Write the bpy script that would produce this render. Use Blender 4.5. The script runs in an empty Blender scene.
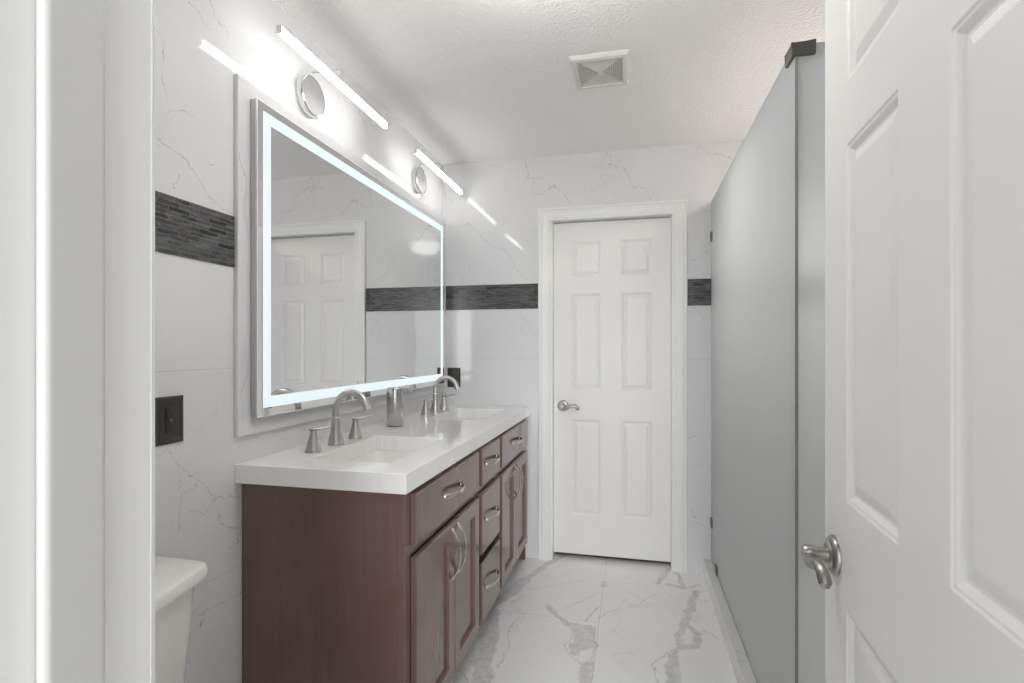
import bpy, bmesh, math, random
from mathutils import Vector, Matrix
SC = bpy.context.scene
C = SC.collection
PI = math.pi

# ------------------------------------------------------------------ camera, world, exposure
CAM_X, CAM_Z, YAW, FPX = 1.1733, 1.272, 0.2283, 520.22
cam_data = bpy.data.cameras.new('camera')
cam_data.sensor_width = 36.0
cam_data.lens = FPX / 1024 * 36.0
cam_data.shift_y = 7.66 / 1024
cam_data.clip_start = 0.01
cam = bpy.data.objects.new('camera', cam_data)
cam.location = (CAM_X, 0.0, CAM_Z)
cam.rotation_euler = (PI / 2, 0, YAW)
C.objects.link(cam)
SC.camera = cam

world = bpy.data.worlds.new('world')
SC.world = world
world.use_nodes = True
WORLD_STRENGTH = 0.80    # soft light of the rooms beyond the entry doorway
LOBE_STRENGTH = 7.0   # added bright lobe of world light, fills the room through the doorway
wt = world.node_tree; wn = wt.nodes; bg = wn['Background']
def wmath(op, a_, b_=None):
    n_ = wn.new('ShaderNodeMath'); n_.operation = op
    for s_, v_ in ((0, a_), (1, b_)):
        if v_ is None: continue
        if isinstance(v_, float): n_.inputs[s_].default_value = v_
        else: wt.links.new(v_, n_.inputs[s_])
    return n_.outputs[0]
def wramp(v_, lo, hi):
    n_ = wn.new('ShaderNodeMapRange'); n_.interpolation_type = 'SMOOTHSTEP'
    wt.links.new(v_, n_.inputs[0])
    for i_, x_ in zip((1, 2, 3, 4), (lo, hi, 0.0, 1.0)): n_.inputs[i_].default_value = x_
    return n_.outputs[0]
tc = wn.new('ShaderNodeTexCoord'); sx = wn.new('ShaderNodeSeparateXYZ')
wt.links.new(tc.outputs['Generated'], sx.inputs[0])
# added fill lobe in the world light behind the camera: narrow but tall
lobe = wmath('MULTIPLY', wramp(wmath('ABSOLUTE', wmath('ADD', sx.outputs[0], -0.12)), 0.38, 0.14), wramp(wmath('ABSOLUTE', wmath('ADD', sx.outputs[2], -0.13)), 0.52, 0.25))
lobe = wmath('MULTIPLY', lobe, wmath('LESS_THAN', sx.outputs[1], 0.0))
mr = wn.new('ShaderNodeMath'); mr.operation = 'MULTIPLY_ADD'
wt.links.new(lobe, mr.inputs[0]); mr.inputs[1].default_value = LOBE_STRENGTH; mr.inputs[2].default_value = WORLD_STRENGTH
bg.inputs[0].default_value = (0.97, 0.985, 1.0, 1)
wt.links.new(mr.outputs[0], bg.inputs[1])

SC.view_settings.view_transform = 'Standard'
SC.view_settings.look = 'None'
SC.view_settings.gamma = 1.0
SC.view_settings.use_curve_mapping = False
SC.view_settings.exposure = 0.30
BAR_EMIT = 12.0          # the two bar lights over the mirror
BAND_EMIT = 0.74         # the lit band of the mirror
SHOWER_FILL_WATT = 120.0       # added lamp in the shower ceiling, for brightness
LAMP_EMIT = 150.0          # its lens
FILL_DOME_EMIT = 21.0         # added fill lamp, out of view by the entry
try:
    SC.cycles.use_denoising = True
    SC.cycles.max_bounces = 14
    SC.cycles.diffuse_bounces = 8
    SC.cycles.glossy_bounces = 6
    SC.cycles.transmission_bounces = 8
    SC.cycles.sample_clamp_indirect = 6.0
    SC.cycles.caustics_reflective = False
    SC.cycles.caustics_refractive = False
except Exception:
    pass

# ------------------------------------------------------------------ room measures (metres)
# x: left wall = 0, to the right; y: from the camera into the room; z: up
BACK = 3.1146; HGT = 2.439; RIGHT = 2.42
FRONT = 0.372            # bathroom face of the entry wall
HALL = 0.250             # hall face of the entry wall

# ------------------------------------------------------------------ mesh helpers
class MB:
    def __init__(self): self.bm = bmesh.new()
    def quad(self, pts):
        return self.bm.faces.new([self.bm.verts.new(p) for p in pts])
    def box(self, x0, x1, y0, y1, z0, z1):
        v = [self.bm.verts.new(p) for p in ((x0,y0,z0),(x1,y0,z0),(x1,y1,z0),(x0,y1,z0),(x0,y0,z1),(x1,y0,z1),(x1,y1,z1),(x0,y1,z1))]
        for f in ((0,3,2,1),(4,5,6,7),(0,1,5,4),(1,2,6,5),(2,3,7,6),(3,0,4,7)):
            self.bm.faces.new([v[i] for i in f])
        return self
    def loft(self, rings, cap0=True, cap1=True, closed=True):
        R = [[self.bm.verts.new(p) for p in r] for r in rings]
        n = len(R[0])
        for a, b in zip(R[:-1], R[1:]):
            for i in range(n if closed else n - 1):
                j = (i + 1) % n
                self.bm.faces.new([a[i], a[j], b[j], b[i]])
        if cap0: self.bm.faces.new(list(reversed(R[0])))
        if cap1: self.bm.faces.new(R[-1])
        return self
    def lathe(self, prof, o=(0,0,0), axis='z', seg=32, squash=1.0):
        rings = []
        for r, h in prof:
            ring = []
            for i in range(seg):
                a = 2 * PI * i / seg
                c, s = r * math.cos(a), r * math.sin(a) * squash
                p = {'z': (c, s, h), 'x': (h, c, s), 'y': (s, h, c)}[axis]
                ring.append((o[0] + p[0], o[1] + p[1], o[2] + p[2]))
            rings.append(ring)
        return self.loft(rings)
    def tube(self, pts, rad, seg=16, up=(0,0,1), flat=1.0):
        """swept tube; rad = one radius or one per point; flat scales the section along the 'up' side"""
        P = [Vector(p) for p in pts]
        if not hasattr(rad, '__len__'): rad = [rad] * len(P)
        rings = []
        for i, p in enumerate(P):
            t = (P[min(i + 1, len(P) - 1)] - P[max(i - 1, 0)]).normalized()
            s = t.cross(Vector(up))
            if s.length < 1e-4: s = t.cross(Vector((0, 1, 0)))
            s.normalize(); u = s.cross(t).normalized()
            r = rad[i]; f = flat[i] if hasattr(flat, '__len__') else flat
            rings.append([tuple(p + s * (r * math.cos(2*PI*k/seg)) + u * (r * f * math.sin(2*PI*k/seg))) for k in range(seg)])
        return self.loft(rings)
    def prism_x(self, prof, x0, x1):
        return self.loft([[(x0, y, z) for y, z in prof], [(x1, y, z) for y, z in prof]])
    def build(self, name, m, parent=None, bevel=0.0, bseg=2, smooth=False, off=None, sub=0):
        bm = self.bm
        bmesh.ops.remove_doubles(bm, verts=bm.verts, dist=1e-6)
        bmesh.ops.recalc_face_normals(bm, faces=bm.faces)
        me = bpy.data.meshes.new(name)
        bm.to_mesh(me); bm.free()
        o = bpy.data.objects.new(name, me)
        C.objects.link(o)
        me.materials.append(m)
        if parent:
            o.parent = parent
            if off is None: off = origin(parent)
        if off is not None and (off[0] or off[1] or off[2]):
            me.transform(Matrix.Translation(-Vector(off)))
        if smooth or sub:
            for p in me.polygons: p.use_smooth = True
            if not sub:
                try: me.set_sharp_from_angle(angle=math.radians(40))
                except Exception: pass
        if bevel:
            b = o.modifiers.new('bevel', 'BEVEL'); b.width = bevel; b.segments = bseg
            b.limit_method = 'ANGLE'; b.angle_limit = math.radians(35)
        if sub:
            s = o.modifiers.new('subd', 'SUBSURF'); s.levels = sub; s.render_levels = sub
        return o

def origin(o):
    """where a thing stands: the sum of its and its ancestors' locations (0 for rotated, locally built things)"""
    if o.get('local_build'): return (0, 0, 0)
    v = Vector((0, 0, 0))
    while o: v += o.location; o = o.parent
    return v

def tag(o, label, cat, group=None, kind=None):
    o['label'] = label; o['category'] = cat
    if group: o['group'] = group
    if kind: o['kind'] = kind
    return o
def thing(name, loc, label, cat, group=None, rz=0.0):
    o = bpy.data.objects.new(name, None)
    o.empty_display_size = 0.1
    C.objects.link(o); o.location = loc; o.rotation_euler.z = rz
    return tag(o, label, cat, group)
def struct(name, mb, m, label, cat, **k):
    o = mb.build(name, m, **k)
    return tag(o, label, cat, None, 'structure')
def copy_tree(o, parent=None):
    c = o.copy(); C.objects.link(c)
    if parent: c.parent = parent
    for ch in list(o.children): copy_tree(ch, c)
    return c

# ------------------------------------------------------------------ material helpers
class NT:
    def __init__(self, name):
        self.m = bpy.data.materials.new(name); self.m.use_nodes = True
        self.t = self.m.node_tree; self.N = self.t.nodes; self.L = self.t.links
        self.b = self.N['Principled BSDF']; self.out = self.N['Material Output']
    def new(self, typ, **kw):
        n = self.N.new(typ)
        for k, v in kw.items(): setattr(n, k, v)
        return n
    def put(self, sock, v):
        if isinstance(v, bpy.types.NodeSocket): self.L.new(v, sock)
        else: sock.default_value = v
    def math(self, op, a, b=None, clamp=False):
        n = self.new('ShaderNodeMath', operation=op, use_clamp=clamp)
        self.put(n.inputs[0], a)
        if b is not None: self.put(n.inputs[1], b)
        return n.outputs[0]
    def vm(self, op, a, b=None, scale=None):
        n = self.new('ShaderNodeVectorMath', operation=op)
        self.put(n.inputs[0], a)
        if b is not None: self.put(n.inputs[1], b)
        if scale is not None: self.put(n.inputs['Scale'], scale)
        return n.outputs['Value'] if op in ('DOT_PRODUCT', 'LENGTH', 'DISTANCE') else n.outputs[0]
    def noise(self, vec, scale, detail=3.0, rough=0.55):
        n = self.new('ShaderNodeTexNoise')
        if vec is not None: self.L.new(vec, n.inputs['Vector'])
        n.inputs['Scale'].default_value = scale; n.inputs['Detail'].default_value = detail
        n.inputs['Roughness'].default_value = rough
        return n
    def remap(self, v, a, b, c=0.0, d=1.0, smooth=False):
        n = self.new('ShaderNodeMapRange', interpolation_type='SMOOTHSTEP' if smooth else 'LINEAR', clamp=True)
        self.put(n.inputs[0], v)
        for i, x in zip((1, 2, 3, 4), (a, b, c, d)): self.put(n.inputs[i], x)
        return n.outputs[0]
    def mix(self, f, a, b):
        n = self.new('ShaderNodeMix', data_type='RGBA')
        self.put(n.inputs[0], f); self.put(n.inputs[6], a); self.put(n.inputs[7], b)
        return n.outputs[2]
    def pos(self): return self.new('ShaderNodeNewGeometry').outputs['Position']
    def plane(self, axes):
        """world position as (p, q, 0) in the plane named by axes"""
        s = self.new('ShaderNodeSeparateXYZ'); self.L.new(self.pos(), s.inputs[0])
        c = self.new('ShaderNodeCombineXYZ')
        for i, a in enumerate(axes): self.L.new(s.outputs['XYZ'.index(a)], c.inputs[i])
        return c.outputs[0]
    def set(self, **kw):
        for k, v in kw.items(): self.put(self.b.inputs[k.replace('_', ' ')], v)
    def bump(self, h, strength, dist=0.002):
        n = self.new('ShaderNodeBump'); n.inputs['Strength'].default_value = strength
        n.inputs['Distance'].default_value = dist
        self.L.new(h, n.inputs['Height']); self.L.new(n.outputs[0], self.b.inputs['Normal'])

def rgb(r, g, b):
    f = lambda c: (c/255/12.92) if c/255 <= .04045 else ((c/255 + .055)/1.055)**2.4
    return (f(r), f(g), f(b), 1)
def plain(name, col, rough=.5, metal=0.0, var=0.06, scale=9.0, spec=None, bump=0.0, bscale=80):
    n = NT(name)
    nz = n.noise(n.pos(), scale)
    dark = tuple(c * (1 - var) for c in col[:3]) + (1,)
    n.set(Base_Color=n.mix(nz.outputs[0], dark, col), Roughness=rough, Metallic=metal)
    if spec is not None: n.b.inputs['Specular IOR Level'].default_value = spec
    if bump:
        n.bump(n.noise(n.pos(), bscale, 2).outputs[0], bump)
    return n.m
def brushed(name, col, rough=.28):
    n = NT(name)
    mp = n.new('ShaderNodeMapping'); n.L.new(n.pos(), mp.inputs[0]); mp.inputs['Scale'].default_value = (20, 20, 60)
    nz = n.noise(mp.outputs[0], 1.0, 2)
    n.set(Base_Color=col, Metallic=1.0, Roughness=n.remap(nz.outputs[0], .3, .7, rough * .93, rough * 1.08))
    return n.m
def emitter(name, col, strength):
    n = NT(name)
    n.set(Base_Color=(.05, .05, .05, 1), Roughness=.4, Emission_Color=col, Emission_Strength=strength)
    return n.m

def marble(name, axes, base, vein, veins, rough, warp=((6, .02), (40, .008)), alpha=.8, patchy=True, seams=None,
           faint=None, mottled=False, soft=(.55, 1.2), seam_dark=.82, thin=0.0):
    n = NT(name)
    p = n.plane(axes)
    q = p
    for sc, amp in warp:
        nz = n.noise(p, sc, 2)
        d = n.vm('SUBTRACT', nz.outputs['Color'], (.5, .5, .5))
        q = n.vm('ADD', q, n.vm('SCALE', d, scale=amp * 2))
    q = n.vm('MULTIPLY', q, (1, 1, 0))
    best = hair = None
    for w, pts in veins:
        for a, b in zip(pts[:-1], pts[1:]):
            ba = (b[0]-a[0], b[1]-a[1], 0.0); bb = ba[0]**2 + ba[1]**2 or 1e-9
            pa = n.vm('SUBTRACT', q, (a[0], a[1], 0))
            h = n.math('MULTIPLY', n.vm('DOT_PRODUCT', pa, ba), 1/bb, clamp=True)
            d = n.vm('LENGTH', n.vm('SUBTRACT', pa, n.vm('SCALE', ba, scale=h)))
            d = n.math('MULTIPLY', d, 1/w)
            if w < thin: hair = d if hair is None else n.math('MINIMUM', hair, d)
            else: best = d if best is None else n.math('MINIMUM', best, d)
    col = base
    mass = n.noise(p, 3.0, 3).outputs[0]
    col = n.mix(n.remap(mass, .35, .65), tuple(c * .97 for c in base[:3]) + (1,), base)
    if faint:                                   # thin wandering hairlines all over the slab
        fscale, famt, lo, hi = faint
        wp = n.vm('ADD', p, n.vm('SCALE', n.noise(p, 4, 3).outputs['Color'], scale=.25))
        r = n.math('ABSOLUTE', n.math('SUBTRACT', n.noise(wp, fscale, 5, .6).outputs[0], .5))
        line = n.remap(r, 0.0, .012, 1, 0, True)
        gate = n.remap(n.noise(p, 1.7, 2).outputs[0], lo, hi)
        col = n.mix(n.math('MULTIPLY', n.math('MULTIPLY', line, gate), famt), col, vein)
    if hair is not None:
        g = n.remap(n.noise(p, 14, 3).outputs[0], .35, .6, .25, .8)
        col = n.mix(n.math('MULTIPLY', n.remap(hair, .2, 1.15, 1, 0, True), g), col, vein)
    if best is not None:
        k = n.remap(best, soft[0], soft[1], 1, 0, True)
        amt = alpha
        if patchy: amt = n.remap(n.noise(p, 26, 3).outputs[0], .36, .62, .15, alpha)
        vc = vein
        if mottled:
            amt = n.remap(n.noise(p, 15, 5, .7).outputs[0], .34, .62, .55, alpha)
            best = n.math('ADD', best, n.math('MULTIPLY', n.math('SUBTRACT', n.noise(p, 11, 5, .6).outputs[0], .5), 1.5))
            k = n.remap(best, soft[0], soft[1], 1, 0, True)
            vc = n.mix(n.remap(n.noise(p, 24, 6, .75).outputs[0], .38, .68), vein, tuple(.35*a + .65*b for a, b in zip(vein[:3], base[:3])) + (1,))
            edge = n.remap(n.math('ABSOLUTE', n.math('SUBTRACT', best, .9)), 0, .2, .5, 0)
            vc = n.mix(edge, vc, tuple(c * .72 for c in vein[:3]) + (1,))
        col = n.mix(n.math('MULTIPLY', k, amt), col, vc)
    if seams:                                   # joints as (axis, position, from, to)
        sp = n.new('ShaderNodeSeparateXYZ'); n.L.new(p, sp.inputs[0])
        sm = None
        for ax, at, lo, hi in seams:
            o_ = 1 - ax
            d = n.math('ABSOLUTE', n.math('SUBTRACT', sp.outputs[ax], at))
            on = n.math('LESS_THAN', d, .0013)
            if lo is not None:
                on = n.math('MULTIPLY', on, n.math('GREATER_THAN', sp.outputs[o_], lo))
                on = n.math('MULTIPLY', on, n.math('LESS_THAN', sp.outputs[o_], hi))
            sm = on if sm is None else n.math('MAXIMUM', sm, on)
        col = n.mix(n.math('MULTIPLY', sm, .75), col, tuple(c * seam_dark * .7 for c in base[:3]) + (1,))
    n.set(Base_Color=col, Roughness=rough)
    return n.m

# ------------------------------------------------------------------ vein courses: (half width, points in the plane of the surface)
VEINS_LEFT = [
    (0.0022, [(1.073, 2.071), (1.092, 2.04), (1.098, 2.003), (1.096, 1.952), (1.11, 1.918)]),
    (0.0018, [(1.11, 1.884), (1.15, 1.91), (1.202, 1.914)]),
    (0.0022, [(1.073, 1.803), (1.115, 1.798), (1.155, 1.788), (1.202, 1.751), (1.219, 1.734), (1.247, 1.702), (1.326, 1.686)]),
    (0.0022, [(1.176, 2.219), (1.225, 2.192), (1.259, 2.181)]),
    (0.0018, [(1.242, 2.262), (1.265, 2.231), (1.301, 2.22), (1.32, 2.188)]),
    (0.0015, [(1.145, 1.746), (1.13, 1.698)]),
    (0.0015, [(1.23, 1.801), (1.271, 1.799)]),
    (0.002, [(1.114, 1.01), (1.143, 0.973), (1.181, 0.939), (1.221, 0.904), (1.272, 0.829), (1.29, 0.762), (1.365, 0.723), (1.355, 0.683), (1.317, 0.675)]),
    (0.0013, [(1.143, 0.973), (1.151, 0.902), (1.143, 0.778)]),
    (0.0016, [(1.158, 0.888), (1.221, 0.904)]),
    (0.002, [(1.181, 0.83), (1.229, 0.808), (1.268, 0.847), (1.365, 0.817)]),
    (0.002, [(1.213, 0.523), (1.255, 0.523), (1.365, 0.527)]),
    (0.0025, [(1.213, 0.504), (1.238, 0.511)]),
    (0.0015, [(1.346, 0.32), (1.375, 0.347)]),
]
VEINS_BACK = [
    (0.003, [(0.027, 2.059), (0.182, 2.058), (0.259, 1.966), (0.312, 1.92), (0.409, 1.887), (0.453, 1.827), (0.461, 1.791), (0.549, 1.702)]),
    (0.003, [(0.534, 2.425), (0.549, 2.324), (0.643, 2.303)]),
    (0.002, [(0.585, 2.293), (0.571, 2.194)]),
    (0.0025, [(0.468, 1.471), (0.505, 1.491), (0.537, 1.449), (0.568, 1.418), (0.604, 1.346)]),
    (0.002, [(0.516, 1.429), (0.51, 1.377), (0.547, 1.357)]),
    (0.0018, [(0.193, 1.201), (0.198, 1.106)]),
    (0.0032, [(1.041, 2.439), (1.047, 2.364), (1.101, 2.342), (1.143, 2.295), (1.167, 2.226), (1.256, 2.208), (1.274, 2.133)]),
    (0.003, [(1.511, 2.369), (1.533, 2.426), (1.578, 2.387), (1.656, 2.374), (1.667, 2.35), (1.722, 2.333)]),
    (0.0028, [(0.562, 2.218), (0.64, 2.219), (0.704, 2.259), (0.755, 2.211), (0.812, 2.138)]),
    (0.0025, [(1.498, 1.771), (1.59, 1.816)]),
    (0.0025, [(1.482, 1.511), (1.544, 1.478), (1.59, 1.38)]),
    (0.003, [(1.467, 0.746), (1.559, 0.782)]),
    (0.003, [(1.498, 0.357), (1.544, 0.263), (1.596, 0.251)]),
]
VEINS_FLOOR = [
    (0.0208, [(0.777, 3.248), (0.649, 2.993), (0.59, 2.797)]),
    (0.0338, [(0.59, 2.797), (0.535, 2.633), (0.489, 2.471)]),
    (0.0397, [(0.512, 2.428), (0.54, 2.253), (0.565, 2.157), (0.578, 2.037), (0.609, 1.904)]),
    (0.004, [(0.603, 2.735), (0.653, 2.709), (0.806, 2.821), (0.926, 2.875)]),
    (0.0037, [(0.843, 2.537), (0.944, 2.67), (1.002, 2.754)]),
    (0.0119, [(0.760, 2.560), (0.796, 2.505), (0.844, 2.451), (0.870, 2.420)]),
    (0.0240, [(0.895, 2.400), (0.985, 2.385)]),
    (0.0300, [(0.985, 2.340), (0.965, 2.240)]),
    (0.0035, [(0.870, 2.430), (0.905, 2.330), (0.890, 2.230), (0.925, 2.150), (0.985, 2.105)]),
    (0.0035, [(1.310, 2.280), (1.250, 2.180), (1.265, 2.060), (1.225, 1.960)]),
    (0.0035, [(0.640, 2.420), (0.625, 2.300), (0.660, 2.180), (0.650, 2.020)]),
    (0.0191, [(0.863, 2.421), (0.903, 2.374)]),
    (0.0408, [(0.928, 2.361), (0.969, 2.268)]),
    (0.0176, [(0.927, 2.241), (0.937, 2.188)]),
    (0.0082, [(0.953, 2.451), (1.012, 2.587)]),
    (0.0255, [(0.996, 2.105), (0.994, 1.993)]),
    (0.004, [(0.488, 1.973), (0.577, 1.887)]),
    (0.0179, [(1.365, 3.128), (1.312, 2.924)]),
    (0.0176, [(1.357, 2.923), (1.446, 2.908)]),
    (0.0115, [(1.412, 3.112), (1.438, 2.93)]),
    (0.0074, [(1.466, 2.913), (1.517, 2.972)]),
    (0.0198, [(1.501, 2.875), (1.435, 2.642), (1.409, 2.509)]),
    (0.0176, [(1.422, 2.512), (1.457, 2.453), (1.426, 2.352), (1.366, 2.308)]),
    (0.0127, [(1.403, 2.491), (1.371, 2.37), (1.344, 2.274)]),
    (0.0242, [(1.34, 2.273), (1.318, 2.172), (1.317, 2.06)]),
    (0.0035, [(1.482, 2.487), (1.529, 2.47), (1.546, 2.429)]),
    (0.0043, [(1.02, 2.499), (1.081, 2.57), (1.201, 2.657), (1.246, 2.75)]),
    (0.0157, [(1.023, 2.881), (1.025, 2.834)]),
    (0.007, [(1.0, 2.397), (1.015, 2.102)]),
]

# ------------------------------------------------------------------ materials
WALL = rgb(222, 222, 223); VEIN = rgb(134, 132, 130)
M_wall_left = marble('marble_wall_tile_left', 'YZ', WALL, VEIN, VEINS_LEFT, .07, ((9, .024), (45, .014), (150, .004)), .68, soft=(.1, 1.1),
                     seams=[(1, .611, None, None), (1, 1.215, None, None)], faint=(2.6, .30, .50, .68), seam_dark=1.1)
M_wall_back = marble('marble_wall_tile_back', 'XZ', WALL, VEIN, VEINS_BACK, .055, ((9, .026), (40, .022), (140, .006)), .6, soft=(.1, 1.1),
                     seams=[(1, .611, None, None), (1, 1.215, None, None), (1, 2.05, 1.49, 3)], faint=(2.3, .32, .50, .68), seam_dark=1.1)
M_wall_right = marble('marble_wall_tile_right', 'YZ', WALL, VEIN, [], .12, faint=(1.6, .6, .4, .6))
M_slab = marble('marble_backing_slab', 'YZ', WALL, VEIN,
                [(.0016, [(1.345, 1.86), (1.37, 1.80), (1.36, 1.72), (1.38, 1.62)]), (.0014, [(1.38, 1.2), (1.35, 1.14), (1.36, 1.05)]),
                 (.002, [(2.05, 2.44), (2.1, 2.3), (2.2, 2.2), (2.24, 2.09)])], .09, ((9, .014), (50, .008)), .6)
M_curb = marble('marble_curb_tile', 'XY', rgb(222, 222, 221), rgb(168, 167, 165), [(.004, [(1.575, 2.2), (1.61, 2.17), (1.66, 2.16)])], .12,
                seams=[(1, 2.13, None, None)])
M_floor = marble('marble_floor_tile', 'XY', rgb(242, 242, 241), rgb(190, 189, 186), VEINS_FLOOR, .10, ((5, .030), (18, .018), (60, .008)), .92,
                 patchy=False, mottled=True, soft=(.62, 1.22), faint=(1.5, .34, .42, .62), thin=.011,
                 seams=[(0, 1.02, None, None), (1, 2.452, -.2, 1.02), (1, 2.895, 1.02, 1.62), (1, 1.252, -.2, 1.02), (1, 1.695, 1.02, 1.62), (0, .42, None, None), (0, 1.62, None, None)])
M_quartz = marble('white_quartz', 'XY', rgb(246, 245, 244), rgb(210, 208, 204), [], .06, faint=(3.0, .35, .4, .6))
M_trim = plain('white_trim_paint', rgb(234, 234, 232), .38, var=.015)
M_door = plain('white_door_paint', rgb(231, 230, 228), .42, var=.015, bump=.012, bscale=160)
M_jamb = plain('white_jamb_paint', rgb(222, 221, 219), .35, var=.015)
M_stop = plain('darkened_stop_white', rgb(190, 189, 187), .4, var=.015)  # the jamb's white, darkened in the colour against strong light on the stop
M_drywall = plain('warm_grey_wall_paint', rgb(176, 173, 168), .7, var=.02)

M_wall_back.node_tree.nodes['Principled BSDF'].inputs['Specular IOR Level'].default_value = .36

def ceiling_mat():
    n = NT('textured_ceiling_paint')
    p = n.pos()
    a = n.noise(p, 75, 3, .6).outputs[0]
    n.set(Base_Color=rgb(246, 245, 243), Roughness=.9)
    n.bump(n.remap(a, .42, .68), .55, .006)
    return n.m
M_ceiling = ceiling_mat()

def wood_mat(name, axes_scale):
    n = NT(name)
    mp = n.new('ShaderNodeMapping'); n.L.new(n.pos(), mp.inputs[0]); mp.inputs['Scale'].default_value = axes_scale
    g = n.noise(mp.outputs[0], 1.0, 5, .6).outputs[0]
    blot = n.noise(n.pos(), 5.5, 3).outputs[0]
    c = n.mix(n.remap(g, .3, .7), rgb(108, 83, 79), rgb(115, 90, 85))
    c = n.mix(n.remap(blot, .35, .6, .35, 0), c, rgb(98, 70, 66))
    n.set(Base_Color=c, Roughness=.20, Coat_Weight=.35, Coat_Roughness=.08)
    return n.m
M_wood = wood_mat('espresso_stained_wood', (45, 45, 2.2))
M_dark = plain('dark_recess_wood', rgb(52, 34, 32), .6)
M_nickel = brushed('brushed_nickel', (.50, .485, .465, 1), .30)
M_pull = brushed('warm_nickel_pull', (.62, .545, .51, 1), .26)
M_lever = brushed('satin_nickel_lever', (.33, .32, .305, 1), .32)
M_clamp = plain('dark_nickel_clamp', (.22, .21, .20, 1), .4, .9)
M_steel = brushed('stainless_steel', (.52, .51, .50, 1), .25)
M_chrome = plain('chrome', (.80, .80, .80, 1), .07, 1.0, var=.01)
M_plate = plain('satin_grey_plate', (.27, .27, .27, 1), .40, .1, var=.03)
M_alu = plain('aluminium_frame', (.56, .56, .57, 1), .30, .9, var=.03)
M_edge_glint = plain('painted_edge_glint', rgb(238, 238, 238), .3, var=.01)  # white that stands in for the bright reflection on the glass edge
M_porcelain = plain('white_porcelain', rgb(236, 235, 232), .08, var=.01)
M_black = plain('oil_rubbed_black', rgb(62, 60, 58), .3, .3)
M_black2 = plain('black_receptacle', rgb(44, 44, 44), .4)
M_vent = plain('white_vent_plastic', rgb(224, 222, 219), .45, var=.01)
M_bar = emitter('lit_bar_diffuser', (1.0, .985, .96, 1), BAR_EMIT)
M_band = emitter('lit_mirror_band', (.86, .965, 1.0, 1), BAND_EMIT)
M_added_lens = emitter('added_shower_lens', (1.0, .88, .80, 1), LAMP_EMIT)
M_fill_dome = emitter('fill_dome_glass', (1.0, .985, .97, 1), FILL_DOME_EMIT)
def mirror_mat():
    n = NT('mirror_silver')
    nz = n.noise(n.pos(), 2.0)
    n.set(Base_Color=n.mix(nz.outputs[0], (.80, .805, .80, 1), (.81, .815, .81, 1)), Metallic=1.0, Roughness=.0)
    return n.m
M_mirror = mirror_mat()
def frosted_mat(name, tint, rough):
    n = NT(name)
    n.N.remove(n.b)
    nz = n.noise(n.pos(), 3.0)
    col = n.mix(nz.outputs[0], tint, tuple(c * .985 for c in tint[:3]) + (1,))
    d = n.new('ShaderNodeBsdfDiffuse'); n.L.new(col, d.inputs[0])
    t = n.new('ShaderNodeBsdfTranslucent'); n.L.new(col, t.inputs[0])
    g = n.new('ShaderNodeBsdfGlossy'); g.inputs['Roughness'].default_value = rough
    fr = n.new('ShaderNodeFresnel'); fr.inputs['IOR'].default_value = 1.45
    m1 = n.new('ShaderNodeMixShader'); m1.inputs[0].default_value = .5
    n.L.new(d.outputs[0], m1.inputs[1]); n.L.new(t.outputs[0], m1.inputs[2])
    r = n.new('ShaderNodeBsdfRefraction'); n.L.new(col, r.inputs[0]); r.inputs['IOR'].default_value = 1.12; r.inputs['Roughness'].default_value = .55
    m0 = n.new('ShaderNodeMixShader'); m0.inputs[0].default_value = .42
    n.L.new(m1.outputs[0], m0.inputs[1]); n.L.new(r.outputs[0], m0.inputs[2]); m1 = m0
    m2 = n.new('ShaderNodeMixShader')
    n.L.new(n.math('MULTIPLY', fr.outputs[0], .35), m2.inputs[0])
    n.L.new(m1.outputs[0], m2.inputs[1]); n.L.new(g.outputs[0], m2.inputs[2])
    n.L.new(m2.outputs[0], n.out.inputs[0])
    return n.m
M_frost = frosted_mat('frosted_glass', (.83, .865, .875, 1), .38)
M_edge = plain('green_glass_edge', rgb(150, 157, 154), .3, var=.03)

def mosaic_mat(name, axes):
    n = NT(name)
    p = n.plane(axes)
    bt = n.new('ShaderNodeTexBrick'); n.L.new(n.vm('ADD', p, (0.013, -1.5187 + .0127*40, 0)), bt.inputs['Vector'])
    bt.offset = .5; bt.offset_frequency = 2; bt.squash = .72; bt.squash_frequency = 3
    for k, v in (('Scale', 1.0), ('Mortar Size', .0010), ('Mortar Smooth', .1), ('Bias', 0), ('Brick Width', .066), ('Row Height', .01267)):
        bt.inputs[k].default_value = v
    bt.inputs['Color1'].default_value = (.008, .008, .008, 1)
    bt.inputs['Color2'].default_value = (.092, .092, .094, 1)
    bt.inputs['Mortar'].default_value = (.14, .14, .14, 1)
    mp = n.new('ShaderNodeMapping'); n.L.new(p, mp.inputs[0]); mp.inputs['Scale'].default_value = (16, 130, 1)
    st = n.noise(mp.outputs[0], 1.0, 3).outputs[0]
    col = n.mix(n.remap(st, .45, .75, 0, .2), bt.outputs['Color'], (.13, .13, .13, 1))
    n.set(Base_Color=col, Roughness=n.remap(st, .3, .7, .1, .4))
    n.bump(n.math('ADD', n.math('MULTIPLY', bt.outputs['Fac'], -1.0), n.math('MULTIPLY', st, .06)), .4, .0015)
    return n.m
M_mosaic_side = mosaic_mat('dark_mosaic_side', 'YZ')
M_mosaic_back = mosaic_mat('dark_mosaic_back', 'XZ')

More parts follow.
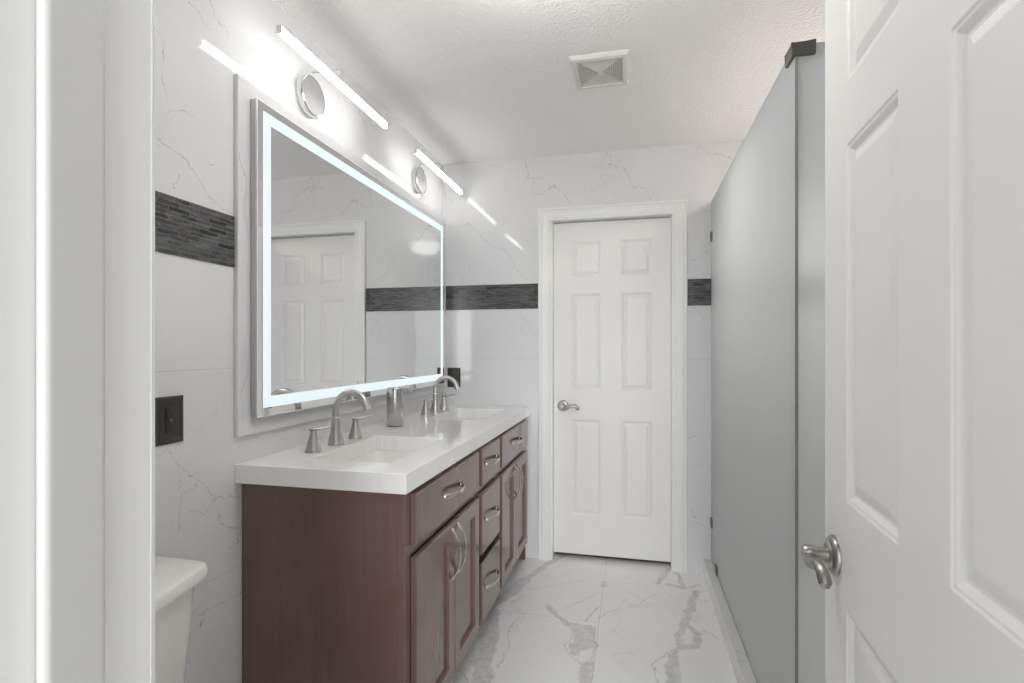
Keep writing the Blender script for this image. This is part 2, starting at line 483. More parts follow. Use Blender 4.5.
# ------------------------------------------------------------------ room shell
struct('floor', MB().box(-.1, RIGHT + .1, -1.7, BACK + .12, -.08, 0), M_floor,
       'white marble tile floor with bold grey veins', 'floor')
struct('ceiling', MB().box(-.1, RIGHT + .1, HALL, BACK + .1, HGT, HGT + .08), M_ceiling,
       'white textured ceiling above the vanity and shower', 'ceiling')
struct('wall_left', MB().box(-.1, 0, HALL, BACK + .1, 0, HGT), M_wall_left,
       'white veined marble tile wall behind the vanity mirror', 'wall')
struct('wall_right', MB().box(RIGHT, RIGHT + .1, HALL, BACK + .1, 0, HGT), M_wall_right,
       'marble tile wall at the far side of the shower', 'wall')
DX0, DX1, DTOP = .688, 1.402, 2.058           # rough opening of the far door
w = MB()
w.box(0, DX0, BACK, BACK + .1, 0, HGT); w.box(DX1, RIGHT, BACK, BACK + .1, 0, HGT); w.box(DX0, DX1, BACK, BACK + .1, DTOP, HGT)
struct('wall_back', w, M_wall_back, 'white veined marble tile wall around the closed white door', 'wall')
struct('light_block_beyond', MB().box(DX0 - .1, DX1 + .1, BACK + .1, BACK + .12, 0, DTOP + .1), M_dark,
       'added dark panel blocking light behind the closed door', 'wall')  # added board that keeps outside light from leaking under the door
JX0, JX1, JTOP = .763, 1.517, 2.045           # clear opening of the entry doorway
w = MB()
w.box(0, JX0 - .018, HALL, FRONT, 0, HGT); w.box(JX1 + .018, RIGHT, HALL, FRONT, 0, HGT); w.box(JX0 - .018, JX1 + .018, HALL, FRONT, JTOP + .018, HGT)
struct('wall_front', w, M_drywall, 'painted wall around the entry doorway', 'wall')

# mosaic bands
ZT, ZB = 1.671, 1.519
struct('trim_1', MB().box(0, .004, FRONT, 1.338, ZB, ZT), M_mosaic_side, 'dark mosaic strip on the left wall before the mirror', 'mosaic band')
struct('trim_2', MB().box(.0205, .612, BACK - .004, BACK, ZB, ZT), M_mosaic_back, 'dark mosaic strip on the back wall left of the door', 'mosaic band')
struct('trim_3', MB().box(1.477, RIGHT, BACK - .004, BACK, ZB, ZT), M_mosaic_back, 'dark mosaic strip on the back wall right of the door', 'mosaic band')
# raised marble panel behind the mirror
struct('trim_4', MB().box(0, .016, 1.338, BACK, 1.005, 2.104), M_slab, 'raised marble backing panel around the lit mirror', 'wall panel', bevel=.004, bseg=3)
# curb of the shower
w = MB(); w.box(1.560, 1.662, 1.53, BACK, 0, .083); w.box(1.662, RIGHT, 1.53, 1.632, 0, .083)
struct('trim_5', w, M_curb, 'low white marble curb under the frosted shower glass', 'shower curb', bevel=.003)

# far door casing: moulded profile swept round the opening
def casing(name, xi0, xi1, ztop, width, yface, sign, m, label):
    """casing with a stepped profile; xi0, xi1, ztop = inner edges; profile runs from the inner edge out, thickness toward -y*sign"""
    prof = [(0, 0), (0, .009), (.004, .011), (.012, .011), (.020, .014), (.042, .016), (.052, .019), (.058, .016), (.064, .020), (width - .003, .020), (width, .017), (width, 0)]
    rings = []
    for (x, z, sx, sz) in ((xi0, 0, -1, 0), (xi0, ztop, -1, 1), (xi1, ztop, 1, 1), (xi1, 0, 1, 0)):
        rings.append([(x + sx * d, yface - sign * t, z + sz * d) for d, t in prof])
    return struct(name, MB().loft(rings), m, label, 'door casing')
casing('trim_6', .690, 1.400, 2.046, .074, BACK, 1, M_trim, 'white moulded casing around the closed far door')
w = MB()
w.box(DX0 - .0, DX0 + .012, BACK, BACK + .1, 0, DTOP); w.box(DX1 - .012, DX1, BACK, BACK + .1, 0, DTOP); w.box(DX0 + .012, DX1 - .012, BACK, BACK + .1, DTOP - .012, DTOP)
struct('trim_7', w, M_trim, 'white jamb lining the far doorway', 'door jamb')

# entry doorway: jamb, stop and casings
w = MB()
w.box(JX0 - .018, JX0, HALL, FRONT, 0, JTOP + .018); w.box(JX1, JX1 + .018, HALL, FRONT, 0, JTOP + .018); w.box(JX0, JX1, HALL, FRONT, JTOP, JTOP + .018)
struct('trim_8', w, M_jamb, 'white jamb of the entry doorway along the left edge of the view', 'door jamb', bevel=.002)
w = MB()
w.box(JX0, JX0 + .011, .279, .325, 0, JTOP - .011); w.box(JX1 - .011, JX1, .279, .325, 0, JTOP - .011); w.box(JX0, JX1, .279, .325, JTOP - .011, JTOP)
struct('trim_9', w, M_stop, 'narrow white door stop running up the entry jamb', 'door stop', bevel=.009, bseg=6)
casing('trim_10', JX0 - .006, JX1 + .006, JTOP + .006, .066, FRONT, -1, M_trim, 'white casing on the bathroom side of the entry doorway')
casing('trim_11', JX0 - .006, JX1 + .006, JTOP + .006, .066, HALL, 1, M_trim, 'white casing on the hall side of the entry doorway')

# ------------------------------------------------------------------ doors
def six_panel(width, height, cols, rows, thick):
    """door slab in local space: x 0..width, z 0..height, faces at y = 0 (facing -y) and y = thick"""
    mb = MB(); bm = mb.bm
    rings = [(0, 0), (.003, .0022), (.006, .0022), (.0145, .0085), (.019, .0085), (.034, .0035), (.037, .003)]
    xs = [0] + [v for c in cols for v in c] + [width]
    zs = [0] + [v for r in rows for v in r] + [height]
    for side in (0, 1):
        Y = (lambda d: d) if side == 0 else (lambda d: thick - d)
        for i in range(len(xs) - 1):
            for j in range(len(zs) - 1):
                x0, x1, z0, z1 = xs[i], xs[i+1], zs[j], zs[j+1]
                if i % 2 == 1 and j % 2 == 1:
                    prev = None
                    for ins, dep in rings:
                        cur = [(x0+ins, Y(dep), z0+ins), (x1-ins, Y(dep), z0+ins), (x1-ins, Y(dep), z1-ins), (x0+ins, Y(dep), z1-ins)]
                        if prev:
                            for k in range(4):
                                mb.quad([prev[k], prev[(k+1) % 4], cur[(k+1) % 4], cur[k]])
                        prev = cur
                    mb.quad(prev)
                else:
                    mb.quad([(x0, Y(0), z0), (x1, Y(0), z0), (x1, Y(0), z1), (x0, Y(0), z1)])
    for i in range(len(xs) - 1):
        for z in (0, height): mb.quad([(xs[i], 0, z), (xs[i+1], 0, z), (xs[i+1], thick, z), (xs[i], thick, z)])
    for j in range(len(zs) - 1):
        for x in (0, width): mb.quad([(x, 0, zs[j]), (x, 0, zs[j+1]), (x, thick, zs[j+1]), (x, thick, zs[j])])
    return mb

def lever(parent, x, z, tx, m):
    """lever handle on the y = 0 face of a door in its local space; the arm runs toward tx (+1/-1 in x)"""
    mb = MB().lathe([(.0005, 0), (.0335, 0), (.0335, -.004), (.031, -.008), (.027, -.0095), (.0225, -.0095), (.020, -.013), (.0005, -.013)], (x, 0, z), 'y', 36)
    mb.lathe([(.0125, -.012), (.0118, -.030), (.0135, -.036), (.0135, -.042), (.0125, -.048), (.0105, -.051), (.0005, -.051)], (x, 0, z), 'y', 28)
    h = mb.build('door_handle', m, parent, smooth=True, off=(0, 0, 0))
    pts, rad = [], []
    for t, s, r in ((-.004, -.001, .009), (.010, -.006, .0112), (.023, -.0085, .0105), (.038, -.0045, .0092), (.053, .003, .0086), (.067, .005, .0086), (.080, .001, .0092), (.089, -.007, .0102), (.0935, -.0145, .0100), (.094, -.0205, .0055)):
        pts.append((x + tx * t, -.040 - .004 * math.sin(max(t, 0) / .093 * PI), z + s)); rad.append(r)
    MB().tube(pts, rad, 16, (0, 1, 0)).build('lever', m, h, smooth=True, off=(0, 0, 0))
    return h

ROWS = [(.234, .818), (.995, 1.580), (1.680, 1.896)]
dw, dh = .688, 2.012
d1 = six_panel(dw, dh, [(.106, .284), (.404, .584)], ROWS, .035).build('door_1', M_door)
d1['local_build'] = 1
d1.location = (.701, BACK + .052, .0295)
tag(d1, 'closed white six-panel door in the far wall', 'door', None, 'structure')
lever(d1, .057, .927 - .0295, 1, M_lever)

ANG = math.atan2(-.9986, -.053)               # from the free edge toward the hinge
d2 = six_panel(.746, 2.02, [(.1165, .3105), (.4355, .6295)], [(.248, .833), (1.009, 1.592), (1.693, 1.905)], .035).build('door_2', M_door, bevel=.0012)
d2['local_build'] = 1
d2.location = (1.519, 1.0673, .013)
d2.rotation_euler.z = ANG
tag(d2, 'white six-panel entry door standing open along the right edge of the view', 'door', None, 'structure')
lever(d2, .059, .914 - .013, 1, M_lever)

# ------------------------------------------------------------------ vanity cabinet
van = thing('vanity_cabinet', (.28, 2.23, 0), 'dark espresso wood double vanity cabinet under the white countertop', 'cabinet')
VY0, VY1, VF, VT = 1.370, 3.094, .540, .864
for y0 in (VY0, VY1 - .02):
    MB().box(.002, VF - .0205, y0, y0 + .02, 0, VT).build('side_panel', M_wood, van, bevel=.0008)
MB().box(.014, VF - .021, VY0 + .0205, VY1 - .0205, .10, .118).build('bottom_panel', M_dark, van)
MB().box(.002, .013, VY0 + .0205, VY1 - .0205, .10, VT - .16).build('back_panel', M_dark, van)
b = MB()
for y0, y1, z0 in ((VY0, 1.412, 0), (2.045, 2.090, .10), (2.386, 2.430, .10), (3.046, VY1, .0)):
    b.box(VF - .02, VF, y0, y1, .10, VT)                       # stiles of the face frame
for y0 in (VY0, VY1 - .02):
    b.box(VF - .02, VF, y0, y0 + .02, 0, .10)                  # its feet, in line with the side panels
for z0, z1 in ((.10, .128), (.668, .70), (.845, VT)):
    b.box(VF - .0198, VF - .0002, VY0 + .02, VY1 - .02, z0, z1)
b.build('face_frame', M_wood, van, bevel=.0008)
MB().box(.455, .467, VY0 + .02, VY1 - .02, 0, .10).build('toe_kick', M_dark, van)
MB().box(.486, .492, VY0 + .0205, VY1 - .0205, .1185, VT).build('inner_panel', M_dark, van)

def front_slab(y0, y1, z0, z1):
    mb = MB(); x0, x1 = VF + .001, VF + .020
    rings = [(0, x0), (0, x1 - .004), (.004, x1)]
    mb.loft([[(x, y0 + i, z0 + i), (x, y1 - i, z0 + i), (x, y1 - i, z1 - i), (x, y0 + i, z1 - i)] for i, x in rings])
    return mb
def front_shaker(y0, y1, z0, z1, fr=.055):
    mb = MB(); x0, x1 = VF + .001, VF + .020
    rings = [(0, x0), (0, x1 - .003), (.003, x1), (fr, x1), (fr + .003, x1 - .003), (fr + .003, x1 - .011)]
    mb.loft([[(x, y0 + i, z0 + i), (x, y1 - i, z0 + i), (x, y1 - i, z1 - i), (x, y0 + i, z1 - i)] for i, x in rings])
    return mb
def pull(parent, y, z, vertical):
    L, P = .176, .031
    pts, rad, fl = [], [], []
    for k in range(25):
        t = -1 + 2 * k / 24
        pr = P * (1 - abs(t) ** 2.4)
        a = L / 2 * t
        base = VF + .0195 + pr
        pts.append((base, y, z + a) if vertical else (base, y + a, z))
        rad.append(.0030 + .0012 * abs(t) ** 3); fl.append(1.9 + .5 * (1 - abs(t)))
    mb = MB()
    # section: thin across the bow, wide along the face
    mb.tube(pts, rad, 12, (0, 1, 0) if vertical else (0, 0, 1), fl)
    for s in (-1, 1):
        c = (VF + .0195, y, z + s * L / 2 * .965) if vertical else (VF + .0195, y + s * L / 2 * .965, z)
        mb.lathe([(.0005, 0), (.0068, 0), (.0062, .004), (.0035, .008), (.0005, .0085)], c, 'x', 16)
    return mb.build('handle', M_pull, parent, smooth=True)
def drawer(y0, y1, z0, z1):
    d = front_slab(y0, y1, z0, z1).build('drawer', M_wood, van)
    MB().box(.495, VF - .0005, y0 + .03, y1 - .03, z0 + .02, z1 - .03).build('drawer_box', M_dark, d)
    pull(d, (y0 + y1) / 2, (z0 + z1) / 2 + .004, False)
def cab_door(y0, y1, z0, z1, hinge_low):
    d = front_shaker(y0, y1, z0, z1).build('door', M_wood, van)
    yy = y1 - .028 if hinge_low else y0 + .028
    pull(d, yy, z1 - .105, True)
drawer(1.412, 2.047, .698, .850)
drawer(2.088, 2.388, .698, .850)
drawer(2.428, 3.048, .698, .850)
drawer(2.088, 2.388, .408, .664)
drawer(2.088, 2.388, .118, .374)
cab_door(1.414, 1.746, .118, .664, True); cab_door(1.750, 2.047, .118, .664, False)
cab_door(2.428, 2.734, .118, .664, True); cab_door(2.738, 3.048, .118, .664, False)

# countertop with two sink cut-outs
SINKS = [(.172, .450, 1.466, 1.916), (.172, .448, 2.452, 2.902)]
CT0, CT1, CX, CY0, CY1 = .8665, .924, .5586, 1.3424, BACK - .001
b = MB()
ys = [CY0, SINKS[0][2], SINKS[0][3], SINKS[1][2], SINKS[1][3], CY1]; xs = [.001, .172, .450, CX]
for i in range(3):
    for j in range(5):
        if i == 1 and j in (1, 3): continue
        for z in (CT0, CT1): b.quad([(xs[i], ys[j], z), (xs[i+1], ys[j], z), (xs[i+1], ys[j+1], z), (xs[i], ys[j+1], z)])
for j in range(5):
    for x in (xs[0], CX): b.quad([(x, ys[j], CT0), (x, ys[j+1], CT0), (x, ys[j+1], CT1), (x, ys[j], CT1)])
for i in range(3):
    for y in (CY0, CY1): b.quad([(xs[i], y, CT0), (xs[i+1], y, CT0), (xs[i+1], y, CT1), (xs[i], y, CT1)])
for j in (1, 3):
    for x in (xs[1], xs[2]): b.quad([(x, ys[j], CT0), (x, ys[j+1], CT0), (x, ys[j+1], CT1), (x, ys[j], CT1)])
    for y in (ys[j], ys[j+1]): b.quad([(xs[1], y, CT0), (xs[2], y, CT0), (xs[2], y, CT1), (xs[1], y, CT1)])
tag(b.build('countertop', M_quartz, bevel=.0025, bseg=3), 'thick white quartz countertop with two sink cut-outs on the dark vanity', 'countertop')

def rrect(x0, x1, y0, y1, r, z, n=6):
    pts = []
    for cx, cy, a0 in ((x1 - r, y1 - r, 0), (x0 + r, y1 - r, PI/2), (x0 + r, y0 + r, PI), (x1 - r, y0 + r, 1.5*PI)):
        for k in range(n + 1):
            a = a0 + PI/2 * k / n
            pts.append((cx + r * math.cos(a), cy + r * math.sin(a), z))
    return pts
def sink(s, label):
    x0, x1, y0, y1 = s
    z = CT0 - .0005
    rings = [rrect(x0 - .02, x1 + .02, y0 - .02, y1 + .02, .03, z - .012), rrect(x0 - .02, x1 + .02, y0 - .02, y1 + .02, .03, z), rrect(x0 - .004, x1 + .004, y0 - .004, y1 + .004, .026, z),
             rrect(x0 + .002, x1 - .002, y0 + .002, y1 - .002, .03, z - .012), rrect(x0 + .012, x1 - .012, y0 + .014, y1 - .014, .04, z - .09),
             rrect(x0 + .03, x1 - .03, y0 + .035, y1 - .035, .045, z - .122), rrect(x0 + .075, x1 - .075, y0 + .12, y1 - .12, .05, z - .130)]
    t = thing('sink', ((x0 + x1)/2, (y0 + y1)/2, z - .13), label, 'sink', 'undermount sinks in the vanity')
    MB().loft(rings, cap0=False).build('basin', M_porcelain, t, smooth=True)
    MB().lathe([(.0005, .006), (.012, .006), (.016, .003), (.024, .004), (.027, .001), (.0005, .0)], ((x0 + x1)/2, (y0 + y1)/2, z - .1305), 'z', 28).build('drain', M_chrome, t, smooth=True)
sink(SINKS[0], 'white rectangular undermount sink nearer the toilet, left of the soap dispenser')
sink(SINKS[1], 'white rectangular undermount sink nearer the far wall, right of the soap dispenser')

# ------------------------------------------------------------------ faucets (widespread, gooseneck)
def faucet_proto(label):
    t = thing('faucet', (.118, 1.703, CT1), label, 'faucet', 'gooseneck faucets on the vanity'); t['local_build'] = 1
    def flare(o, r0, r1, h, seg=16):
        prof = [(.0005, 0), (r0, 0), (r0, .006), (r0 * .93, .010), (r0 * .80, h * .30), (r0 * .62, h * .55), (r1 * 1.1, h * .82), (r1, h), (.0005, h)]
        return MB().lathe(prof, o, 'z', seg)
    sp = flare((0, 0, 0), .0285, .0145, .100, 20)
    sp = sp.build('spout', M_nickel, t, smooth=True, off=(0, 0, 0))
    pts = [(0, 0, .098), (0, 0, .112), (0, 0, .128)]; R = .0625; rad = [.0125, .0128, .0118]
    for k in range(1, 19):
        a = PI - PI * .91 * k / 18
        pts.append((R + R * math.cos(a), 0, .128 + R * math.sin(a))); rad.append(.0116 + .0022 * (k / 18) ** 2)
    e = Vector(pts[-1]); dirn = (e - Vector(pts[-2])).normalized()
    pts.append(tuple(e + dirn * .016)); rad.append(.0142); pts.append(tuple(e + dirn * .017)); rad.append(.009)
    MB().tube(pts, rad, 18, (0, 1, 0)).build('gooseneck', M_nickel, sp, smooth=True, off=(0, 0, 0))
    MB().lathe([(.0005, .097), (.0148, .097), (.0155, .100), (.0148, .103), (.0005, .103)], (0, 0, 0), 'z', 20).build('collar', M_chrome, sp, smooth=True, off=(0, 0, 0))
    for s in (-1, 1):
        h = flare((0, s * .137, 0), .0275, .0105, .072, 16).build('handle', M_nickel, t, smooth=True, off=(0, 0, 0))
        y = s * .137
        MB().tube([(-.012, y, .0755), (-.004, y, .0765), (.012, y, .0775), (.030, y, .0800), (.048, y, .0835), (.064, y, .0875), (.068, y, .0885)],
                  [.0085, .0105, .0100, .0082, .0080, .0088, .006], 14, (0, 0, 1), [.6, .62, .55, .5, .45, .45, .4]).build('lever', M_nickel, h, smooth=True, off=(0, 0, 0))
    return t
f1 = faucet_proto('brushed nickel gooseneck faucet behind the sink left of the soap dispenser')
f2 = copy_tree(f1)
f2.location = (.104, 2.722, CT1)
f2['label'] = 'brushed nickel gooseneck faucet near the far wall, right of the soap dispenser'

# ------------------------------------------------------------------ soap dispenser
t = thing('soap_dispenser', (.122, 2.18, CT1), 'tall stainless steel automatic soap dispenser standing between the two faucets', 'soap dispenser'); t['local_build'] = 1
MB().lathe([(.0005, .0035), (.0355, .0035), (.0372, .006), (.0372, .160), (.0362, .164), (.0005, .164)], (0, 0, 0), 'z', 40).build('body', M_steel, t, smooth=True, off=(0, 0, 0))
MB().lathe([(.0005, 0), (.0335, 0), (.0335, .004), (.0005, .004)], (0, 0, 0), 'z', 40).build('base_ring', M_black2, t, smooth=True, off=(0, 0, 0))
MB().lathe([(.0005, .163), (.0358, .163), (.0365, .166), (.0365, .171), (.0345, .1745), (.0005, .1755)], (0, 0, 0), 'z', 40).build('cap', M_steel, t, smooth=True, off=(0, 0, 0))
nz = MB().tube([(.030, 0, .164), (.050, 0, .1645), (.068, 0, .165), (.078, 0, .165)], [.0105, .0095, .0085, .0075], 16, (0, 0, 1), .7).build('nozzle', M_steel, t, smooth=True, off=(0, 0, 0))
MB().lathe([(.0005, .150), (.004, .150), (.0045, .158), (.0045, .176), (.0005, .177)], (.078, 0, 0), 'z', 14).build('nozzle_tip', M_steel, nz, smooth=True, off=(0, 0, 0))

# ------------------------------------------------------------------ lit mirror
mir = thing('mirror', (.016, 2.21, 1.06), 'large rectangular mirror with a glowing white border on the marble wall', 'mirror')
MY0, MY1, MZ0, MZ1, MX = 1.388, 3.036, 1.0575, 2.0520, .040
b = MB(); b.box(.0165, MX - .004, MY0 + .002, MY1 - .002, MZ0 + .002, MZ1 - .002)
b.build('frame', M_alu, mir, bevel=.002)
b = MB(); b.box(MX - .004, MX, MY0, MY1, MZ0, MZ1)
b.build('glass', M_mirror, mir, bevel=.0012)
def band(o, i):   # ring between two rectangles, a thin frosted layer on the glass
    mb = MB()
    def r(d, x): return [(x, MY0 + d, MZ0 + d), (x, MY1 - d, MZ0 + d), (x, MY1 - d, MZ1 - d), (x, MY0 + d, MZ1 - d)]
    mb.loft([r(o, MX + .0001), r(o, MX + .0006), r(i, MX + .0006), r(i, MX + .0001)], False, False)
    return mb
band(.029, .065).build('light_band', M_band, mir)
band(.0008, .0048).build('edge_glint_strip', M_edge_glint, mir)  # strip painted white for the glint along the mirror's bevelled edge
MB().box(MX, MX + .0005, MY0 + .60, MY0 + .61, MZ0 + .07, MZ0 + .08).build('touch_sensor', M_alu, mir)

# ------------------------------------------------------------------ bar lights above the mirror
def bar_light(label):
    t = thing('vanity_light', (0, 1.705, 2.205), label, 'wall light', 'bar lights above the mirror'); t['local_build'] = 1
    wp = MB().lathe([(.0005, 0), (.070, 0), (.0725, .002), (.0725, .022), (.0705, .0262), (.0675, .0266), (.0672, .0245), (.0005, .0245)], (0, 0, 0), 'x', 56).build('wall_plate', M_chrome, t, smooth=True, off=(0, 0, 0))
    MB().lathe([(.0005, .0248), (.0668, .0248), (.0668, .0260), (.0005, .0262)], (0, 0, 0), 'x', 56).build('plate_face', M_plate, wp, smooth=True, off=(0, 0, 0))
    a = MB().tube([(.014, 0, .066), (.014, 0, .082), (.018, 0, .0885), (.028, 0, .090), (.112, 0, .090), (.132, 0, .088), (.139, 0, .080), (.140, 0, .046)], .0048, 14, (0, 1, 0))
    a.box(.132, .151, -.045, .045, .0385, .0425)
    a.build('arm', M_chrome, t, smooth=True, off=(0, 0, 0))
    hb = MB(); hb.box(.131, .1515, -.347, .345, .0335, .0385); hb.box(.132, .1505, -.347, -.3440, .0125, .0335); hb.box(.132, .1505, .3420, .345, .0125, .0335)
    h = hb.build('bar_housing', M_chrome, t, bevel=.001, off=(0, 0, 0))
    MB().box(.1325, .1500, -.3438, .3418, .0130, .0333).build('diffuser', M_bar, h, bevel=.0035, bseg=3, off=(0, 0, 0))
    return t
l1 = bar_light('glowing bar light on a round chrome plate over the near half of the mirror')
l2 = copy_tree(l1); l2.location = (0, 2.712, 2.214)
l2['label'] = 'glowing bar light on a round chrome plate over the mirror, beside the far wall'

# ------------------------------------------------------------------ outlets
def outlet(label, loc, rz):
    """built facing +x with its back on x = 0"""
    t = thing('power_outlet', loc, label, 'outlet', 'black power outlets', rz); t['local_build'] = 1
    w, h = .0425, .0615
    def r(i, x): return [(x, -w + i, -h + i), (x, w - i, -h + i), (x, w - i, h - i), (x, -w + i, h - i)]
    MB().loft([r(0, .0004), r(0, .004), r(.004, .0075), (r(.010, .0085)), r(.014, .0065), r(.018, .0065)]).build('cover_plate', M_black, t, off=(0, 0, 0))
    MB().box(.0065, .0085, -.0165, .0165, -.034, .034).build('receptacle_plate', M_black2, t, bevel=.001, off=(0, 0, 0))
    for s in (-1, 1):
        f = MB().lathe([(.0005, .0084), (.0150, .0084), (.0146, .0105), (.0005, .0108)], (0, 0, s * .0185), 'x', 24, .9).build('socket', M_black, t, smooth=True, off=(0, 0, 0))
        sl = MB()
        sl.box(.0106, .0111, -.0065, -.0050, s*.0185 - .001, s*.0185 + .006); sl.box(.0106, .0111, .0050, .0065, s*.0185 - .001, s*.0185 + .006)
        sl.box(.0106, .0111, -.002, .002, s*.0185 - .008, s*.0185 - .004)
        sl.build('slots', M_black2, f, off=(0, 0, 0))
    MB().lathe([(.0005, .0084), (.003, .0084), (.0026, .0095), (.0005, .0098)], (0, 0, 0), 'x', 12).build('screw', M_lever, t, smooth=True, off=(0, 0, 0))
outlet('black power outlet on the left wall above the toilet', (0, 1.1125, 1.088), 0)
outlet('black power outlet on the far wall behind the far faucet', (.0745, BACK, 1.0935), -PI / 2)

# ------------------------------------------------------------------ exhaust vent in the ceiling
t = thing('exhaust_vent', (1.042, 2.198, HGT), 'square white exhaust vent with a ridged grille in the ceiling', 'vent'); t['local_build'] = 1
def sq(a, b_, z): return [(-a, -b_, z), (a, -b_, z), (a, b_, z), (-a, b_, z)]
MB().loft([sq(.116, .128, -.0005), sq(.116, .128, -.006), sq(.108, .120, -.016), sq(.092, .104, -.018), sq(.088, .100, -.012), sq(.088, .100, -.0012)], False, False).build('frame', M_vent, t, off=(0, 0, 0))
MB().box(-.087, .087, -.099, .099, -.0045, -.0005).build('backing', plain('grey_vent_depth', rgb(196, 195, 193), .7), t, off=(0, 0, 0))
g = MB()
for k in range(10):
    a, b_ = .0860 - k * .0085, .0980 - k * .0097
    z = -.0135 - .0005 * k
    if k < 9: g.loft([sq(a, b_, -.006), sq(a - .0006, b_ - .0006, z), sq(a - .0052, b_ - .0052, z - .0003), sq(a - .0058, b_ - .0058, -.006)], False, False)
    else: g.loft([sq(a, b_, -.005), sq(a, b_, z), sq(a - .002, b_ - .002, z - .003)], False, True)
g.build('grille', M_vent, t, off=(0, 0, 0))

# ------------------------------------------------------------------ frosted shower screen
sh = thing('shower_screen', (1.609, 2.34, .083), 'tall frosted glass shower screen standing on the white curb', 'shower screen')
GX, GY0, GT = 1.604, 1.556, 2.104
def pane(name, x0, x1, y0, y1, z0, z1, ex):
    p = MB().box(x0, x1, y0, y1, z0, z1).build(name, M_frost, sh)
    p.data.materials.append(M_edge)
    for f in p.data.polygons:                # cut edges of the pane show green
        if abs(f.normal[ex]) < .5: f.material_index = 1
    return p
sp = pane('side_pane', GX, GX + .008, GY0, BACK - .004, .0845, GT, 0)
rp = pane('return_pane', GX + .0095, RIGHT - .006, GY0 + .006, GY0 + .016, .0845, GT, 1)
rp['label'] = 'narrow warm-lit frosted pane'
def clamp(*boxes):
    mb = MB()
    for q in boxes: mb.box(*q)
    return mb.build('clamp', M_clamp, sh, bevel=.0015)
clamp((GX - .007, GX, BACK - .050, BACK - .003, 1.875, 1.927), (GX + .008, GX + .015, BACK - .050, BACK - .003, 1.875, 1.927))
clamp((GX - .007, GX, BACK - .050, BACK - .003, .275, .327), (GX + .008, GX + .015, BACK - .050, BACK - .003, .275, .327))
clamp((GX - .007, GX, 2.885, 2.937, .0845, .134), (GX + .008, GX + .015, 2.885, 2.937, .0845, .134))
cl = MB()
cl.box(GX - .009, GX, GY0 - .004, GY0 + .062, GT - .034, GT + .003)                 # cheek outside the side pane
cl.box(GX - .009, GX + .050, GY0 - .006, GY0 + .005, GT - .034, GT + .003)         # cheek before the return pane
cl.box(GX - .009, GX + .050, GY0 - .006, GY0 + .020, GT + .0005, GT + .003)
cl.box(GX - .009, GX + .018, GY0 - .004, GY0 + .062, GT + .0005, GT + .003)
cl.build('corner_clamp', M_clamp, sh, bevel=.002)

# added recessed lamp that brightens the frosted glass and the shower ceiling
t = thing('added_shower_lamp', (2.2, 2.35, HGT), 'added recessed lamp in the shower ceiling behind the frosted glass', 'ceiling light')
MB().lathe([(.0005, -.004), (.055, -.004), (.0005, -.0035)], (2.2, 2.35, HGT), 'z', 32).build('lens', M_added_lens, t)
MB().lathe([(.056, -.0005), (.085, -.0005), (.083, -.006), (.060, -.010), (.056, -.008)], (2.2, 2.35, HGT), 'z', 32).build('trim_ring', M_vent, t, smooth=True)
ld = bpy.data.lights.new('added_shower_light', 'SPOT'); ld.energy = SHOWER_FILL_WATT; ld.color = (1.0, .90, .83)
ld.spot_size = math.radians(158); ld.spot_blend = .8; ld.shadow_soft_size = .06
lo = bpy.data.objects.new('added_shower_light', ld); C.objects.link(lo)
lo.parent = t; lo.location = (0, 0, -.03)

# ------------------------------------------------------------------ toilet beside the vanity
t = thing('toilet', (.3, .806, 0), 'white porcelain toilet beside the vanity, its tank against the left wall', 'toilet')
TY = .806
def tank_ring(x1, hw, bow, z, r=.035, x0=.015):
    """plan outline: flat back on the wall, bowed front"""
    pts = []
    for k in range(7):                        # near back corner to front
        a = PI + PI/2 * k / 6
        pts.append((x0 + .012 + .012 * math.cos(a), TY - hw + .012 + .012 * math.sin(a), z))
    for k in range(7):
        a = 1.5 * PI + PI/2 * k / 6
        pts.append((x1 - r + r * math.cos(a), TY - hw + r + r * math.sin(a), z))
    for k in range(1, 12):
        s = k / 12; y = TY - hw + r + (2 * hw - 2 * r) * s
        pts.append((x1 + bow * math.sin(PI * s), y, z))
    for k in range(7):
        a = PI/2 * k / 6
        pts.append((x1 - r + r * math.cos(a), TY + hw - r + r * math.sin(a), z))
    for k in range(7):
        a = PI/2 + PI/2 * k / 6
        pts.append((x0 + .012 + .012 * math.cos(a), TY + hw - .012 + .012 * math.sin(a), z))
    return pts
TZ = .772
MB().loft([tank_ring(.165, .190, .020, .385), tank_ring(.172, .197, .021, .42), tank_ring(.193, .214, .024, TZ - .034)]).build('tank', M_porcelain, t, smooth=True)
MB().loft([tank_ring(.204, .224, .026, TZ - .034, x0=.008), tank_ring(.211, .231, .027, TZ - .030, x0=.006), tank_ring(.213, .233, .027, TZ - .012, x0=.005),
           tank_ring(.210, .230, .027, TZ - .004, x0=.008), tank_ring(.203, .223, .027, TZ, x0=.014)]).build('tank_lid', M_porcelain, t, smooth=True)
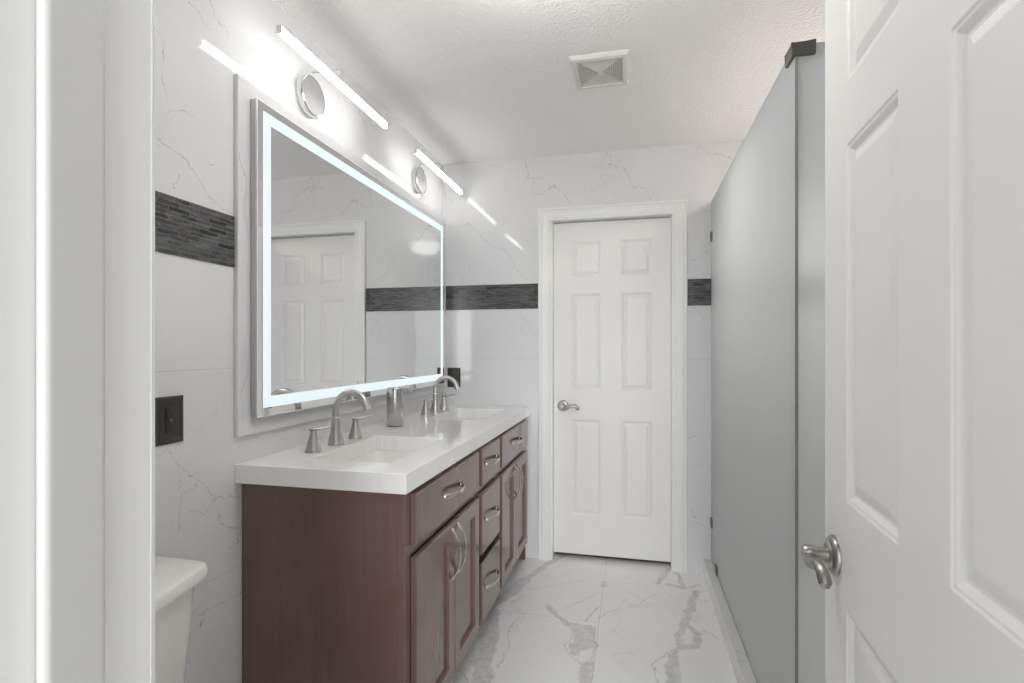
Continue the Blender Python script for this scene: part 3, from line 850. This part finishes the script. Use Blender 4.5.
def oval(cx, rx, ry, z, n=40): return [(cx + rx * math.cos(2*PI*k/n) * (1 if math.cos(2*PI*k/n) > 0 else .8), TY + ry * math.sin(2*PI*k/n), z) for k in range(n)]
MB().loft([oval(.36, .22, .115, 0), oval(.36, .215, .11, .06), oval(.37, .20, .10, .16), oval(.41, .23, .14, .28), oval(.44, .255, .178, .37), oval(.44, .26, .182, .39),
           oval(.44, .215, .135, .39), oval(.44, .19, .115, .34), oval(.42, .10, .07, .25)]).build('bowl', M_porcelain, t, smooth=True)
MB().box(.02, .26, TY - .10, TY + .10, .27, .384).build('tank_support', M_porcelain, t, bevel=.02, bseg=4)
MB().loft([oval(.44, .262, .186, .392), oval(.44, .268, .19, .398), oval(.44, .266, .188, .410), oval(.44, .21, .13, .410), oval(.44, .205, .127, .392)], False, False).build('seat', M_porcelain, t, smooth=True)
MB().loft([oval(.44, .262, .185, .412), oval(.44, .268, .19, .416), oval(.44, .264, .186, .428), oval(.44, .22, .15, .433)]).build('seat_lid', M_porcelain, t, smooth=True)
fl = MB().lathe([(.0005, .0), (.013, .0), (.012, .012), (.0005, .013)], (.2085, TY - .15, .69), 'x', 18)
fl.tube([(.2155, TY - .15, .69), (.224, TY - .145, .69), (.227, TY - .12, .688), (.229, TY - .085, .686)], [.006, .0065, .006, .007], 12)
fl.build('flush_lever', M_chrome, t, smooth=True)

# added semi-flush lamp, unseen above the entry end, to lift the room's brightness
LP = (.95, 1.30, HGT)
t = thing('fill_ceiling_light', LP, 'added round white glass fill lamp hanging just below the ceiling at the entry end of the room', 'ceiling light')
MB().lathe([(.0005, -.0005), (.065, -.0005), (.066, -.012), (.050, -.022), (.012, -.026), (.010, -.075), (.0005, -.075)], LP, 'z', 40).build('canopy', M_nickel, t, smooth=True)
MB().lathe([(.0005, -.074), (.060, -.076), (.120, -.092), (.145, -.118), (.146, -.135), (.130, -.170), (.095, -.195), (.05, -.208), (.0005, -.211)], LP, 'z', 48).build('glass_shade', M_fill_dome, t, smooth=True)
MB().lathe([(.0005, -.209), (.010, -.210), (.011, -.218), (.0005, -.226)], LP, 'z', 20).build('finial', M_nickel, t, smooth=True)
